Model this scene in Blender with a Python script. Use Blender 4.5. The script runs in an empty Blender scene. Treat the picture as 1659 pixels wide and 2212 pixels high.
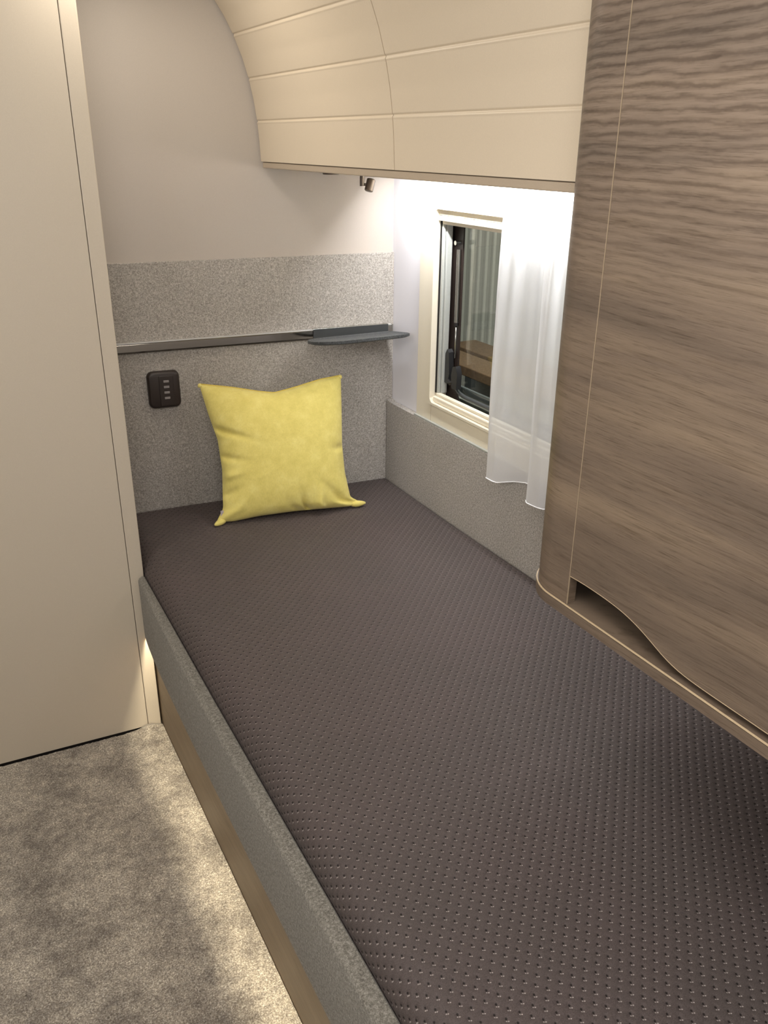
import bpy, bmesh, math
import numpy as np
from mathutils import Vector, Matrix

SC = bpy.context.scene
COL = SC.collection

# ------------------------------------------------------------------ camera
CAM_F, YAW, PITCH, ROLL = 1828.06, 0.49402, 0.41180, 0.00978
CAM_C = Vector((-1.2504, -2.2725, 1.5280))
cy, sy, cp, sp = math.cos(YAW), math.sin(YAW), math.cos(PITCH), math.sin(PITCH)
fwd = Vector((sy * cp, cy * cp, -sp)); rgt = Vector((cy, -sy, 0)); upv = rgt.cross(fwd)
c_, s_ = math.cos(ROLL), math.sin(ROLL)
r2 = c_ * rgt + s_ * upv; u2 = -s_ * rgt + c_ * upv
cam_d = bpy.data.cameras.new('camera'); cam = bpy.data.objects.new('camera', cam_d); COL.objects.link(cam)
cam.matrix_world = Matrix(((r2.x, u2.x, -fwd.x, CAM_C.x), (r2.y, u2.y, -fwd.y, CAM_C.y), (r2.z, u2.z, -fwd.z, CAM_C.z), (0, 0, 0, 1)))
cam_d.sensor_fit = 'VERTICAL'; cam_d.sensor_height = 24.0; cam_d.lens = 24.0 * CAM_F / 2212
cam_d.clip_start = 0.02
SC.camera = cam

# ------------------------------------------------------------------ view, world, lights
SC.view_settings.view_transform = 'Standard'; SC.view_settings.look = 'None'
SC.view_settings.exposure = 0.09; SC.view_settings.gamma = 1.0; SC.view_settings.use_curve_mapping = False
world = bpy.data.worlds.new('world'); SC.world = world; world.use_nodes = True
world.node_tree.nodes['Background'].inputs[0].default_value = (0.55, 0.6, 0.62, 1)
world.node_tree.nodes['Background'].inputs[1].default_value = 0.15

def area(name, loc, target, sx, sy_, power, col, spread=180):
    d = bpy.data.lights.new(name, 'AREA'); d.shape = 'RECTANGLE'; d.size = sx; d.size_y = sy_
    d.energy = power; d.color = col; d.spread = math.radians(spread)
    o = bpy.data.objects.new(name, d); COL.objects.link(o); o.location = loc
    o.rotation_euler = (Vector(target) - Vector(loc)).to_track_quat('-Z', 'Y').to_euler()
    return o
WARM = (1.0, 0.91, 0.80); NEUT = (1.0, 0.965, 0.955)
area('ceiling_lamp_light', (-1.08, -2.1, 1.93), (-1.0, -2.0, 0), 0.5, 0.9, 11.0, NEUT)
area('ceiling_strip_light', (-0.80, -0.30, 1.93), (-0.80, -0.30, 0), 0.25, 0.25, 2.5, WARM)
area('rear_area_light', (-1.7, -2.9, 1.6), (-0.5, -0.6, 0.9), 0.6, 0.6, 6.0, NEUT)  # unseen area light behind the camera, aimed over the bed
area('opposite_strip_light', (-2.2, -1.35, 1.60), (-0.4, -1.3, 1.62), 1.2, 0.15, 9.0, NEUT)
ll_ = area('locker_strip_light', (-0.078, -0.665, 1.448), (-0.078, -0.665, 0), 0.014, 1.05, 12.5, (0.96, 0.97, 1.0))
ll_.rotation_euler = (0, math.radians(-47), 0)      # the profile is angled towards the window wall
bl_ = area('bed_strip_light', (-0.8765, -1.11, 0.3150), (-0.8765, -1.11, 0.0), 0.006, 1.7, 4.5, (1.0, 0.88, 0.66))
bl_.rotation_euler = (0, math.radians(20), 0)
area('outdoor_light', (0.45, 0.2, 2.1), (1.65, 0.9, 0.9), 0.8, 0.8, 75.0, (0.98, 1.0, 0.95))

# ------------------------------------------------------------------ materials
def new_mat(name):
    m = bpy.data.materials.new(name); m.use_nodes = True
    nt = m.node_tree; b = nt.nodes['Principled BSDF']
    return m, nt, b
def N(nt, t, **kw):
    n = nt.nodes.new(t)
    for k, v in kw.items():
        if k in n.inputs: n.inputs[k].default_value = v
        else: setattr(n, k, v)
    return n
def lk(nt, a, b): nt.links.new(a, b)
def coords(nt, scale=(1, 1, 1), out='Object'):
    tc = N(nt, 'ShaderNodeTexCoord'); mp = N(nt, 'ShaderNodeMapping'); mp.inputs['Scale'].default_value = scale
    lk(nt, tc.outputs[out], mp.inputs['Vector']); return mp.outputs[0]
def ramp(nt, fac, stops):
    r = N(nt, 'ShaderNodeValToRGB'); e = r.color_ramp.elements
    while len(e) < len(stops): e.new(0.5)
    for i, (p, c) in enumerate(stops): e[i].position = p; e[i].color = (*c, 1)
    lk(nt, fac, r.inputs[0]); return r.outputs[0]
def srgb(r, g, b):
    f = lambda v: ((v / 255) / 12.92) if v / 255 <= 0.04045 else (((v / 255) + 0.055) / 1.055) ** 2.4
    return (f(r), f(g), f(b))
def mixc(nt, fac, a, b, mode='MIX'):
    m = N(nt, 'ShaderNodeMix'); m.data_type = 'RGBA'; m.blend_type = mode
    for s, v in ((0, fac), (6, a), (7, b)):
        if hasattr(v, 'links'): lk(nt, v, m.inputs[s])
        elif s == 0: m.inputs[0].default_value = v
        else: m.inputs[s].default_value = (*v, 1)
    return m.outputs[2]
def bump(nt, h, b, strength=0.3, dist=0.001):
    n = N(nt, 'ShaderNodeBump'); n.inputs['Strength'].default_value = strength; n.inputs['Distance'].default_value = dist
    lk(nt, h, n.inputs['Height']); lk(nt, n.outputs[0], b.inputs['Normal'])

def plain(name, col, rough=0.5, metal=0.0, grain=600.0, gs=0.08, spec=0.5, var=0.04):
    m, nt, b = new_mat(name)
    v = coords(nt); nz = N(nt, 'ShaderNodeTexNoise', Scale=grain, Detail=3.0); lk(nt, v, nz.inputs['Vector'])
    lo = tuple(c * (1 - var) for c in col); hi = tuple(min(1, c * (1 + var)) for c in col)
    lk(nt, ramp(nt, nz.outputs[0], [(0.3, lo), (0.7, hi)]), b.inputs['Base Color'])
    b.inputs['Roughness'].default_value = rough; b.inputs['Metallic'].default_value = metal
    b.inputs['Specular IOR Level'].default_value = spec
    if gs: bump(nt, nz.outputs[0], b, gs, 0.0004)
    return m
def felt(name, dark, mid, light, scale=420.0, bs=0.6):
    m, nt, b = new_mat(name); v = coords(nt)
    n1 = N(nt, 'ShaderNodeTexNoise', Scale=scale, Detail=4.0, Roughness=0.75); lk(nt, v, n1.inputs['Vector'])
    n2 = N(nt, 'ShaderNodeTexNoise', Scale=scale * 0.38, Detail=3.0, Roughness=0.6); lk(nt, v, n2.inputs['Vector'])
    n3 = N(nt, 'ShaderNodeTexNoise', Scale=7.0, Detail=2.0); lk(nt, v, n3.inputs['Vector'])
    ad = N(nt, 'ShaderNodeMath', operation='ADD'); lk(nt, n1.outputs[0], ad.inputs[0])
    ml = N(nt, 'ShaderNodeMath', operation='MULTIPLY'); lk(nt, n2.outputs[0], ml.inputs[0]); ml.inputs[1].default_value = 0.55
    lk(nt, ml.outputs[0], ad.inputs[1])
    dv = N(nt, 'ShaderNodeMath', operation='DIVIDE'); lk(nt, ad.outputs[0], dv.inputs[0]); dv.inputs[1].default_value = 1.55
    c = ramp(nt, dv.outputs[0], [(0.38, dark), (0.5, mid), (0.62, light)])
    c = mixc(nt, 1.0, c, ramp(nt, n3.outputs[0], [(0.3, (0.93, 0.93, 0.93)), (0.7, (1, 1, 1))]), 'MULTIPLY')
    lk(nt, c, b.inputs['Base Color']); b.inputs['Roughness'].default_value = 0.95
    b.inputs['Specular IOR Level'].default_value = 0.15
    b.inputs['Sheen Weight'].default_value = 0.15
    bump(nt, dv.outputs[0], b, bs, 0.002)
    return m

M = {}
M['wall'] = plain('taupe_wall_laminate', srgb(192, 183, 172), 0.55, grain=900)
M['wall_white'] = plain('white_side_wall', srgb(236, 234, 238), 0.5, grain=900)
M['partition'] = plain('partition_laminate', srgb(205, 194, 175), 0.42, grain=700, var=0.03)
M['shell'] = plain('shell_cream', srgb(208, 204, 196), 0.6)
M['lid'] = plain('cream_lid_laminate', srgb(226, 211, 186), 0.38, grain=500, var=0.02)
M['locker_body'] = plain('locker_body_taupe', srgb(188, 172, 150), 0.5)
M['window_cream'] = plain('window_cream_plastic', srgb(232, 223, 202), 0.4, grain=300, var=0.01, gs=0.02)
M['track'] = plain('grey_blind_track', srgb(170, 172, 165), 0.3, grain=300)
M['rubber'] = plain('black_rubber', srgb(26, 22, 20), 0.5, grain=300)
M['black_plastic'] = plain('dark_brown_plastic', srgb(47, 38, 33), 0.42, grain=900)
M['dark_grey'] = plain('dark_grey_plastic', srgb(62, 64, 64), 0.4, grain=900)
M['latch'] = plain('black_latch_plastic', srgb(40, 40, 41), 0.4, grain=900)
M['sash'] = plain('blue_grey_sash', srgb(120, 124, 126), 0.4, grain=900)
M['button'] = plain('grey_button_print', srgb(150, 145, 142), 0.4, grain=500)
M['lamp_metal'] = plain('brown_grey_metal', srgb(92, 80, 70), 0.4, 0.4, grain=500)
M['chrome'] = plain('chrome', srgb(205, 205, 205), 0.12, 1.0, grain=200, gs=0.0, var=0.0)
M['chrome_dark'] = plain('smoked_chrome', srgb(180, 176, 170), 0.16, 1.0, grain=200, gs=0.0, var=0.0)
M['bright'] = plain('brushed_bright_metal', srgb(225, 225, 222), 0.42, 0.6, grain=200, gs=0.0, var=0.0)
M['silver'] = plain('silver', srgb(190, 190, 185), 0.25, 1.0, grain=200, gs=0.0, var=0.0)
M['edge'] = plain('light_wood_edge_band', srgb(212, 190, 154), 0.4, grain=300)
M['edge_dull'] = plain('door_edge_band', srgb(176, 157, 130), 0.45, grain=300)
M['felt'] = felt('grey_melange_felt', srgb(126, 120, 112), srgb(174, 168, 159), srgb(220, 215, 207), 600)
M['felt_dark'] = felt('grey_rim_felt', srgb(94, 90, 82), srgb(128, 124, 114), srgb(166, 162, 152), 520)
M['felt_shelf'] = felt('charcoal_shelf_felt', srgb(42, 43, 43), srgb(66, 68, 68), srgb(104, 106, 106), 600)
M['outdoor_wall'] = plain('corrugated_grey', srgb(196, 192, 180), 0.6)
M['plank'] = plain('bench_plank_wood', srgb(104, 80, 58), 0.6, grain=60, var=0.25)
M['outdoor_ground'] = plain('outdoor_ground_grey', srgb(80, 80, 80), 0.8)

def wood(name, dark, mid, light, axis='Y', gs=0.25, seed=0.0):
    m, nt, b = new_mat(name)
    tc = N(nt, 'ShaderNodeTexCoord'); mp = N(nt, 'ShaderNodeMapping'); mp.inputs['Location'].default_value = (seed, seed * 1.7, seed * .3)
    lk(nt, tc.outputs['Object'], mp.inputs[0])
    # slow wander of the grain lines
    nw = N(nt, 'ShaderNodeTexNoise', Scale=0.9, Detail=1.5); lk(nt, mp.outputs[0], nw.inputs['Vector'])
    sub = N(nt, 'ShaderNodeVectorMath', operation='SUBTRACT'); lk(nt, nw.outputs['Color'], sub.inputs[0]); sub.inputs[1].default_value = (0.5, 0.5, 0.5)
    scl = N(nt, 'ShaderNodeVectorMath', operation='MULTIPLY'); lk(nt, sub.outputs[0], scl.inputs[0]); scl.inputs[1].default_value = (0, 0, 0.22)
    add = N(nt, 'ShaderNodeVectorMath', operation='ADD'); lk(nt, mp.outputs[0], add.inputs[0]); lk(nt, scl.outputs[0], add.inputs[1])
    def stretched(s, scale, det, ro=0.6):
        mm = N(nt, 'ShaderNodeMapping'); mm.inputs['Scale'].default_value = s; lk(nt, add.outputs[0], mm.inputs[0])
        nn = N(nt, 'ShaderNodeTexNoise', Scale=scale, Detail=det, Roughness=ro); lk(nt, mm.outputs[0], nn.inputs['Vector']); return nn.outputs[0]
    broad = stretched((1, 1.0, 9), 1.6, 3.0)
    mid_ = stretched((2, 2.2, 52), 2.4, 4.0, 0.7)
    fine = stretched((8, 11.0, 250), 2.0, 4.0, 0.7)
    # bolder, wider grain towards the top, plus stronger light there painted as paler colour
    sx = N(nt, 'ShaderNodeSeparateXYZ'); lk(nt, tc.outputs['Object'], sx.inputs[0])
    up = N(nt, 'ShaderNodeMapRange'); up.interpolation_type = 'SMOOTHSTEP'; up.inputs['From Min'].default_value = 1.25; up.inputs['From Max'].default_value = 1.62; lk(nt, sx.outputs[2], up.inputs['Value'])
    wm = N(nt, 'ShaderNodeMapping'); wm.inputs['Scale'].default_value = (0.5, 0.5, 1.0); lk(nt, add.outputs[0], wm.inputs[0])
    wv = N(nt, 'ShaderNodeTexWave', Scale=26.0, Distortion=5.0, Detail=4.0); wv.inputs['Detail Scale'].default_value = 0.9; wv.inputs['Detail Roughness'].default_value = 0.62
    wv.bands_direction = 'Z'; lk(nt, wm.outputs[0], wv.inputs['Vector'])
    gap = stretched((3.0, 3.5, 45), 2.0, 3.0, 0.6)
    wa = N(nt, 'ShaderNodeMath', operation='MULTIPLY_ADD'); lk(nt, gap, wa.inputs[0]); wa.inputs[1].default_value = 1.1; lk(nt, wv.outputs['Fac'], wa.inputs[2])
    wb = N(nt, 'ShaderNodeMath', operation='DIVIDE'); lk(nt, wa.outputs[0], wb.inputs[0]); wb.inputs[1].default_value = 2.1
    bold = wb.outputs[0]
    c = ramp(nt, broad, [(0.28, dark), (0.5, mid), (0.74, light)])
    c = mixc(nt, 0.95, c, ramp(nt, mid_, [(0.30, (0.72, 0.69, 0.66)), (0.47, (0.97, 0.96, 0.96)), (0.8, (1.05, 1.05, 1.05))]), 'MULTIPLY')
    c = mixc(nt, 0.95, c, ramp(nt, fine, [(0.32, (0.66, 0.64, 0.61)), (0.46, (0.98, 0.98, 0.98)), (0.7, (1.07, 1.07, 1.07))]), 'MULTIPLY')
    cb = mixc(nt, 1.0, c, ramp(nt, bold, [(0.24, (0.76, 0.74, 0.73)), (0.40, (1.15, 1.16, 1.18)), (0.7, (1.40, 1.43, 1.46))]), 'MULTIPLY')
    c = mixc(nt, up.outputs[0], c, cb)
    lk(nt, c, b.inputs['Base Color']); b.inputs['Roughness'].default_value = 0.42
    b.inputs['Specular IOR Level'].default_value = 0.4
    ad = N(nt, 'ShaderNodeMath', operation='ADD'); lk(nt, mid_, ad.inputs[0]); lk(nt, fine, ad.inputs[1])
    bump(nt, ad.outputs[0], b, gs, 0.0012)
    return m
M['wood'] = wood('brown_oak_laminate', srgb(98, 86, 74), srgb(117, 102, 87), srgb(137, 120, 100))
M['wood_base'] = wood('bed_base_laminate', srgb(100, 84, 64), srgb(114, 96, 74), srgb(128, 109, 85), gs=0.1, seed=3.0)

# carpet
def carpet():
    m, nt, b = new_mat('beige_carpet'); v = coords(nt)
    f = N(nt, 'ShaderNodeTexNoise', Scale=300.0, Detail=4.0, Roughness=0.75, Distortion=0.4); lk(nt, v, f.inputs['Vector'])
    g = N(nt, 'ShaderNodeTexNoise', Scale=70.0, Detail=4.0, Roughness=0.75); lk(nt, v, g.inputs['Vector'])
    p = N(nt, 'ShaderNodeTexNoise', Scale=7.5, Detail=5.0, Roughness=0.68); lk(nt, v, p.inputs['Vector'])
    c = ramp(nt, f.outputs[0], [(0.34, srgb(124, 115, 104)), (0.50, srgb(180, 170, 154)), (0.66, srgb(250, 245, 233))])
    c = mixc(nt, 1.0, c, ramp(nt, g.outputs[0], [(0.34, (0.66, 0.65, 0.65)), (0.60, (1.08, 1.08, 1.07))]), 'MULTIPLY')
    c = mixc(nt, 1.0, c, ramp(nt, p.outputs[0], [(0.38, (0.62, 0.61, 0.61)), (0.58, (1.12, 1.12, 1.11))]), 'MULTIPLY')
    lk(nt, c, b.inputs['Base Color']); b.inputs['Roughness'].default_value = 1.0; b.inputs['Specular IOR Level'].default_value = 0.1
    b.inputs['Sheen Weight'].default_value = 0.2
    ad = N(nt, 'ShaderNodeMath', operation='ADD'); lk(nt, f.outputs[0], ad.inputs[0]); lk(nt, g.outputs[0], ad.inputs[1])
    bump(nt, ad.outputs[0], b, 0.9, 0.004)
    return m
M['carpet'] = carpet()
M['carpet_edge'] = plain('grey_carpet_edge', srgb(150, 143, 132), 0.9, grain=300)

# mattress cover: woven cloth with a staggered lattice of stitches
LX, LY = 0.0203, 0.0210
def mattress_mat():
    m, nt, b = new_mat('charcoal_stitched_cover')
    uv = N(nt, 'ShaderNodeUVMap'); uv.uv_map = 'UVMap'
    def lattice(off, dx, dy, rad):
        mp = N(nt, 'ShaderNodeMapping'); mp.inputs['Location'].default_value = (off - dx / LX, off - dy / LY, 0); lk(nt, uv.outputs[0], mp.inputs[0])
        fr = N(nt, 'ShaderNodeVectorMath', operation='FRACTION'); lk(nt, mp.outputs[0], fr.inputs[0])
        sb = N(nt, 'ShaderNodeVectorMath', operation='SUBTRACT'); lk(nt, fr.outputs[0], sb.inputs[0]); sb.inputs[1].default_value = (0.5, 0.5, 0)
        sc = N(nt, 'ShaderNodeVectorMath', operation='MULTIPLY'); lk(nt, sb.outputs[0], sc.inputs[0]); sc.inputs[1].default_value = (LX, LY, 0)
        ln = N(nt, 'ShaderNodeVectorMath', operation='LENGTH'); lk(nt, sc.outputs[0], ln.inputs[0])
        mr = N(nt, 'ShaderNodeMapRange'); mr.interpolation_type = 'SMOOTHSTEP'
        mr.inputs['From Min'].default_value = rad * 1.3; mr.inputs['From Max'].default_value = rad * 0.5
        lk(nt, ln.outputs['Value'], mr.inputs['Value']); return mr.outputs[0]
    def mx(*s):
        a = s[0]
        for q in s[1:]:
            n = N(nt, 'ShaderNodeMath', operation='MAXIMUM'); lk(nt, a, n.inputs[0]); lk(nt, q, n.inputs[1]); a = n.outputs[0]
        return a
    light = mx(*[lattice(o, sx, sy_, 0.00105) for o in (0, .5) for sx, sy_ in ((-0.0011, -0.0009), (0.0011, -0.0022))])
    dark = mx(lattice(0, 0.0004, 0.0020, 0.0017), lattice(0.5, 0.0004, 0.0020, 0.0017))  # dark dots paint the shade of the stitch holes into the colour
    v = coords(nt)
    nz = N(nt, 'ShaderNodeTexNoise', Scale=900.0, Detail=2.0); lk(nt, v, nz.inputs['Vector'])
    n2 = N(nt, 'ShaderNodeTexNoise', Scale=5.0, Detail=2.0); lk(nt, v, n2.inputs['Vector'])
    c = ramp(nt, nz.outputs[0], [(0.35, srgb(74, 66, 64)), (0.65, srgb(94, 85, 82))])
    c = mixc(nt, 1.0, c, ramp(nt, n2.outputs[0], [(0.35, (0.94, 0.95, 0.94)), (0.65, (1, 0.98, 0.98))]), 'MULTIPLY')
    c = mixc(nt, dark, c, srgb(34, 29, 27))
    c = mixc(nt, light, c, srgb(172, 163, 158))
    lk(nt, c, b.inputs['Base Color'])
    rr = N(nt, 'ShaderNodeMapRange'); rr.inputs['To Min'].default_value = 0.62; rr.inputs['To Max'].default_value = 0.3; lk(nt, light, rr.inputs['Value'])
    lk(nt, rr.outputs[0], b.inputs['Roughness']); b.inputs['Specular IOR Level'].default_value = 0.22
    b.inputs['Sheen Weight'].default_value = 0.02
    bump(nt, nz.outputs[0], b, 0.25, 0.0006)
    return m
M['mattress'] = mattress_mat()

def cushion_mat():
    m, nt, b = new_mat('yellow_velvet'); v = coords(nt)
    nz = N(nt, 'ShaderNodeTexNoise', Scale=26.0, Detail=4.0, Roughness=0.7); lk(nt, v, nz.inputs['Vector'])
    vs = coords(nt, (700, 700, 90)); nf = N(nt, 'ShaderNodeTexNoise', Scale=1.0, Detail=2.0); lk(nt, vs, nf.inputs['Vector'])
    c = ramp(nt, nz.outputs[0], [(0.32, srgb(226, 210, 116)), (0.52, srgb(235, 219, 126)), (0.72, srgb(243, 229, 140))])
    c = mixc(nt, 0.6, c, ramp(nt, nf.outputs[0], [(0.35, (0.88, 0.88, 0.86)), (0.6, (1, 1, 1))]), 'MULTIPLY')
    lk(nt, c, b.inputs['Base Color']); b.inputs['Roughness'].default_value = 0.85; b.inputs['Sheen Weight'].default_value = 0.35
    b.inputs['Sheen Tint'].default_value = (1, 0.95, 0.7, 1); b.inputs['Specular IOR Level'].default_value = 0.2
    bump(nt, nf.outputs[0], b, 0.2, 0.001)
    return m
M['cushion'] = cushion_mat()
M['piping'] = plain('mustard_piping', srgb(208, 184, 84), 0.8, grain=400)
M['tag'] = plain('care_tag_cloth', srgb(190, 178, 185), 0.8, grain=400, var=0.3)

def sheer():
    m, nt, b = new_mat('white_sheer_voile')
    out = nt.nodes['Material Output']
    v = coords(nt, (1, 1, 1)); nz = N(nt, 'ShaderNodeTexNoise', Scale=800.0, Detail=1.0); lk(nt, v, nz.inputs['Vector'])
    col = ramp(nt, nz.outputs[0], [(0.3, (0.93, 0.93, 0.94)), (0.7, (0.97, 0.97, 0.97))])
    d = N(nt, 'ShaderNodeBsdfDiffuse'); lk(nt, col, d.inputs[0])
    t = N(nt, 'ShaderNodeBsdfTranslucent'); lk(nt, col, t.inputs[0])
    tr = N(nt, 'ShaderNodeBsdfTransparent')
    m1 = N(nt, 'ShaderNodeMixShader'); m1.inputs[0].default_value = 0.35; lk(nt, d.outputs[0], m1.inputs[1]); lk(nt, t.outputs[0], m1.inputs[2])
    lw = N(nt, 'ShaderNodeLayerWeight'); lw.inputs[0].default_value = 0.35
    mr = N(nt, 'ShaderNodeMapRange'); lk(nt, lw.outputs['Facing'], mr.inputs['Value']); mr.inputs['To Min'].default_value = 0.78; mr.inputs['To Max'].default_value = 0.97
    m2 = N(nt, 'ShaderNodeMixShader'); lk(nt, mr.outputs[0], m2.inputs[0]); lk(nt, tr.outputs[0], m2.inputs[1]); lk(nt, m1.outputs[0], m2.inputs[2])
    lk(nt, m2.outputs[0], out.inputs[0]); nt.nodes.remove(b)
    return m
M['sheer'] = sheer()
M['hem'] = plain('white_curtain_hem', (0.9, 0.9, 0.9), 0.8, grain=500)
def glass(name, refl, tint):
    m, nt, b = new_mat(name); out = nt.nodes['Material Output']
    tr = N(nt, 'ShaderNodeBsdfTransparent'); tr.inputs[0].default_value = (*tint, 1)
    gl = N(nt, 'ShaderNodeBsdfGlossy'); gl.inputs['Roughness'].default_value = 0.02
    lw = N(nt, 'ShaderNodeLayerWeight'); lw.inputs[0].default_value = 0.5
    pw = N(nt, 'ShaderNodeMath', operation='POWER'); lk(nt, lw.outputs['Facing'], pw.inputs[0]); pw.inputs[1].default_value = 3.0
    fr = N(nt, 'ShaderNodeMath', operation='MULTIPLY_ADD'); lk(nt, pw.outputs[0], fr.inputs[0]); fr.inputs[1].default_value = 0.7; fr.inputs[2].default_value = 0.05
    mx = N(nt, 'ShaderNodeMixShader'); lk(nt, fr.outputs[0], mx.inputs[0]); lk(nt, tr.outputs[0], mx.inputs[1]); lk(nt, gl.outputs[0], mx.inputs[2])
    lk(nt, mx.outputs[0], out.inputs[0]); nt.nodes.remove(b); return m
M['glass'] = glass('tinted_acrylic_pane', 1.5, (0.72, 0.74, 0.72))
def emit(name, col, s):
    m, nt, b = new_mat(name); b.inputs['Emission Color'].default_value = (*col, 1); b.inputs['Emission Strength'].default_value = s
    b.inputs['Base Color'].default_value = (*col, 1); return m
M['led_cool'] = emit('lit_led_diffuser_cool', (0.93, 0.95, 1.0), 2.0)
M['led_warm'] = emit('lit_led_diffuser_warm', (1.0, 0.78, 0.46), 2.0)

# ------------------------------------------------------------------ helpers
HA = -0.0906                                   # the headboard wall is a little out of square
MH = Matrix.Rotation(HA, 4, 'Z')
HT = math.tan(HA)
MP = Matrix.Translation((-0.872, -0.245, 0)) @ Matrix.Rotation(-0.0452, 4, 'Z')   # partition frame
def tag(o, label=None, cat=None, group=None, kind=None):
    if label: o['label'] = label
    if cat: o['category'] = cat
    if group: o['group'] = group
    if kind: o['kind'] = kind
    return o
def thing(name, label, cat, loc, group=None):
    o = bpy.data.objects.new(name, None); o.empty_display_size = 0.05; COL.objects.link(o); o.location = loc
    return tag(o, label, cat, group)
def wloc(o):
    v = Vector((0, 0, 0))
    while o: v += o.location; o = o.parent
    return v
def obj(name, bm, mat, parent=None, smooth=False, xf=None, mats=None):
    if xf is not None: bmesh.ops.transform(bm, matrix=xf, verts=bm.verts)
    bmesh.ops.recalc_face_normals(bm, faces=bm.faces)
    me = bpy.data.meshes.new(name); bm.to_mesh(me); bm.free()
    o = bpy.data.objects.new(name, me); COL.objects.link(o)
    for mm in (mats or [mat]): me.materials.append(mm)
    if smooth:
        for p in me.polygons: p.use_smooth = True
        if smooth is not True:
            me.set_sharp_from_angle(angle=math.radians(smooth))
    if parent:
        o.parent = parent
        if parent.type == 'EMPTY': o.location = -wloc(parent)
    return o
def box(bm, lo, hi, bev=0.0, seg=2):
    b = bmesh.new()
    r = bmesh.ops.create_cube(b, size=1.0)
    c = [(lo[i] + hi[i]) / 2 for i in range(3)]; s = [abs(hi[i] - lo[i]) for i in range(3)]
    for v in b.verts: v.co = Vector((c[0] + v.co.x * s[0], c[1] + v.co.y * s[1], c[2] + v.co.z * s[2]))
    if bev: bmesh.ops.bevel(b, geom=list(b.edges), offset=bev, segments=seg, profile=0.5, affect='EDGES')
    me = bpy.data.meshes.new('tmp'); b.to_mesh(me); b.free(); bm.from_mesh(me); bpy.data.meshes.remove(me)
    return bm
def bx(lo, hi, bev=0.0, seg=2): return box(bmesh.new(), lo, hi, bev, seg)
def ax3(axis, a, b, t):
    return {'X': (t, a, b), 'Y': (a, t, b), 'Z': (a, b, t)}[axis]
def prism(poly, axis, t0, t1, bm=None, side_mat=0):
    bm = bm or bmesh.new(); n = len(poly)
    A = [bm.verts.new(ax3(axis, p[0], p[1], t0)) for p in poly]; B = [bm.verts.new(ax3(axis, p[0], p[1], t1)) for p in poly]
    bm.faces.new(A); bm.faces.new(list(reversed(B)))
    for i in range(n):
        f = bm.faces.new((A[i], B[i], B[(i + 1) % n], A[(i + 1) % n])); f.material_index = side_mat
    return bm
def ring(outer, inner, axis, t0, t1, bm=None):
    bm = bm or bmesh.new(); n = len(outer); V = []
    for t in (t0, t1):
        V.append(([bm.verts.new(ax3(axis, *p, t)) for p in outer], [bm.verts.new(ax3(axis, *p, t)) for p in inner]))
    for i in range(n):
        j = (i + 1) % n
        for k in (0, 1): bm.faces.new((V[k][0][i], V[k][0][j], V[k][1][j], V[k][1][i]))
        bm.faces.new((V[0][0][i], V[0][0][j], V[1][0][j], V[1][0][i])); bm.faces.new((V[0][1][i], V[0][1][j], V[1][1][j], V[1][1][i]))
    return bm
def rrect(a0, b0, a1, b1, r, seg=8):
    pts = []
    for cx, cy_, s in ((a1 - r, b1 - r, 0), (a0 + r, b1 - r, 90), (a0 + r, b0 + r, 180), (a1 - r, b0 + r, 270)):
        for k in range(seg + 1):
            t = math.radians(s + 90 * k / seg); pts.append((cx + r * math.cos(t), cy_ + r * math.sin(t)))
    return pts
def tube(path, rad, seg=16, bm=None, cap=True):
    bm = bm or bmesh.new(); P = [Vector(p) for p in path]; rings = []
    rads = rad if isinstance(rad, (list, tuple)) else [rad] * len(P)
    ref = None
    for i, p in enumerate(P):
        d = (P[min(i + 1, len(P) - 1)] - P[max(i - 1, 0)]).normalized()
        if ref is None: ref = d.orthogonal().normalized()
        ref = (ref - d * ref.dot(d)).normalized(); b = d.cross(ref)
        rings.append([bm.verts.new(p + rads[i] * (math.cos(2 * math.pi * k / seg) * ref + math.sin(2 * math.pi * k / seg) * b)) for k in range(seg)])
    for a, c in zip(rings, rings[1:]):
        for k in range(seg): bm.faces.new((a[k], a[(k + 1) % seg], c[(k + 1) % seg], c[k]))
    if cap: bm.faces.new(rings[0]); bm.faces.new(rings[-1])
    return bm
def lerp_pts(pts, n):
    P = [np.array(p, float) for p in pts]; L = [0]
    for a, b in zip(P, P[1:]): L.append(L[-1] + np.linalg.norm(b - a))
    L = np.array(L) / L[-1]; t = np.linspace(0, 1, n); A = np.array(P)
    lin = np.stack([np.interp(t, L, A[:, k]) for k in range(A.shape[1])], 1)
    for _ in range(2): lin[1:-1] = (lin[:-2] + 2 * lin[1:-1] + lin[2:]) / 4
    return lin
def struct(name, bm, mat, **k): o = obj(name, bm, mat, **k); o['kind'] = 'structure'; return o

CEIL = 1.97; XL = -2.35; YR = -3.3
# ------------------------------------------------------------------ the shell
struct('floor', bx((XL - .05, YR - .05, -0.06), (0.04, 0.30, -0.008)), M['shell'])
struct('ceiling', bx((XL - .05, YR - .05, CEIL), (0.04, 0.30, CEIL + .05)), M['shell'])
struct('wall_left', bx((XL - .05, YR, -0.008), (XL, 0.26, CEIL)), M['shell'])
struct('wall_rear', bx((XL - .05, YR - .05, -0.008), (0.04, YR, CEIL)), M['shell'])
struct('wall_front', bx((-2.45, 0.008, -0.008), (0.035, 0.05, CEIL)), M['wall'], xf=MH)
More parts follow.
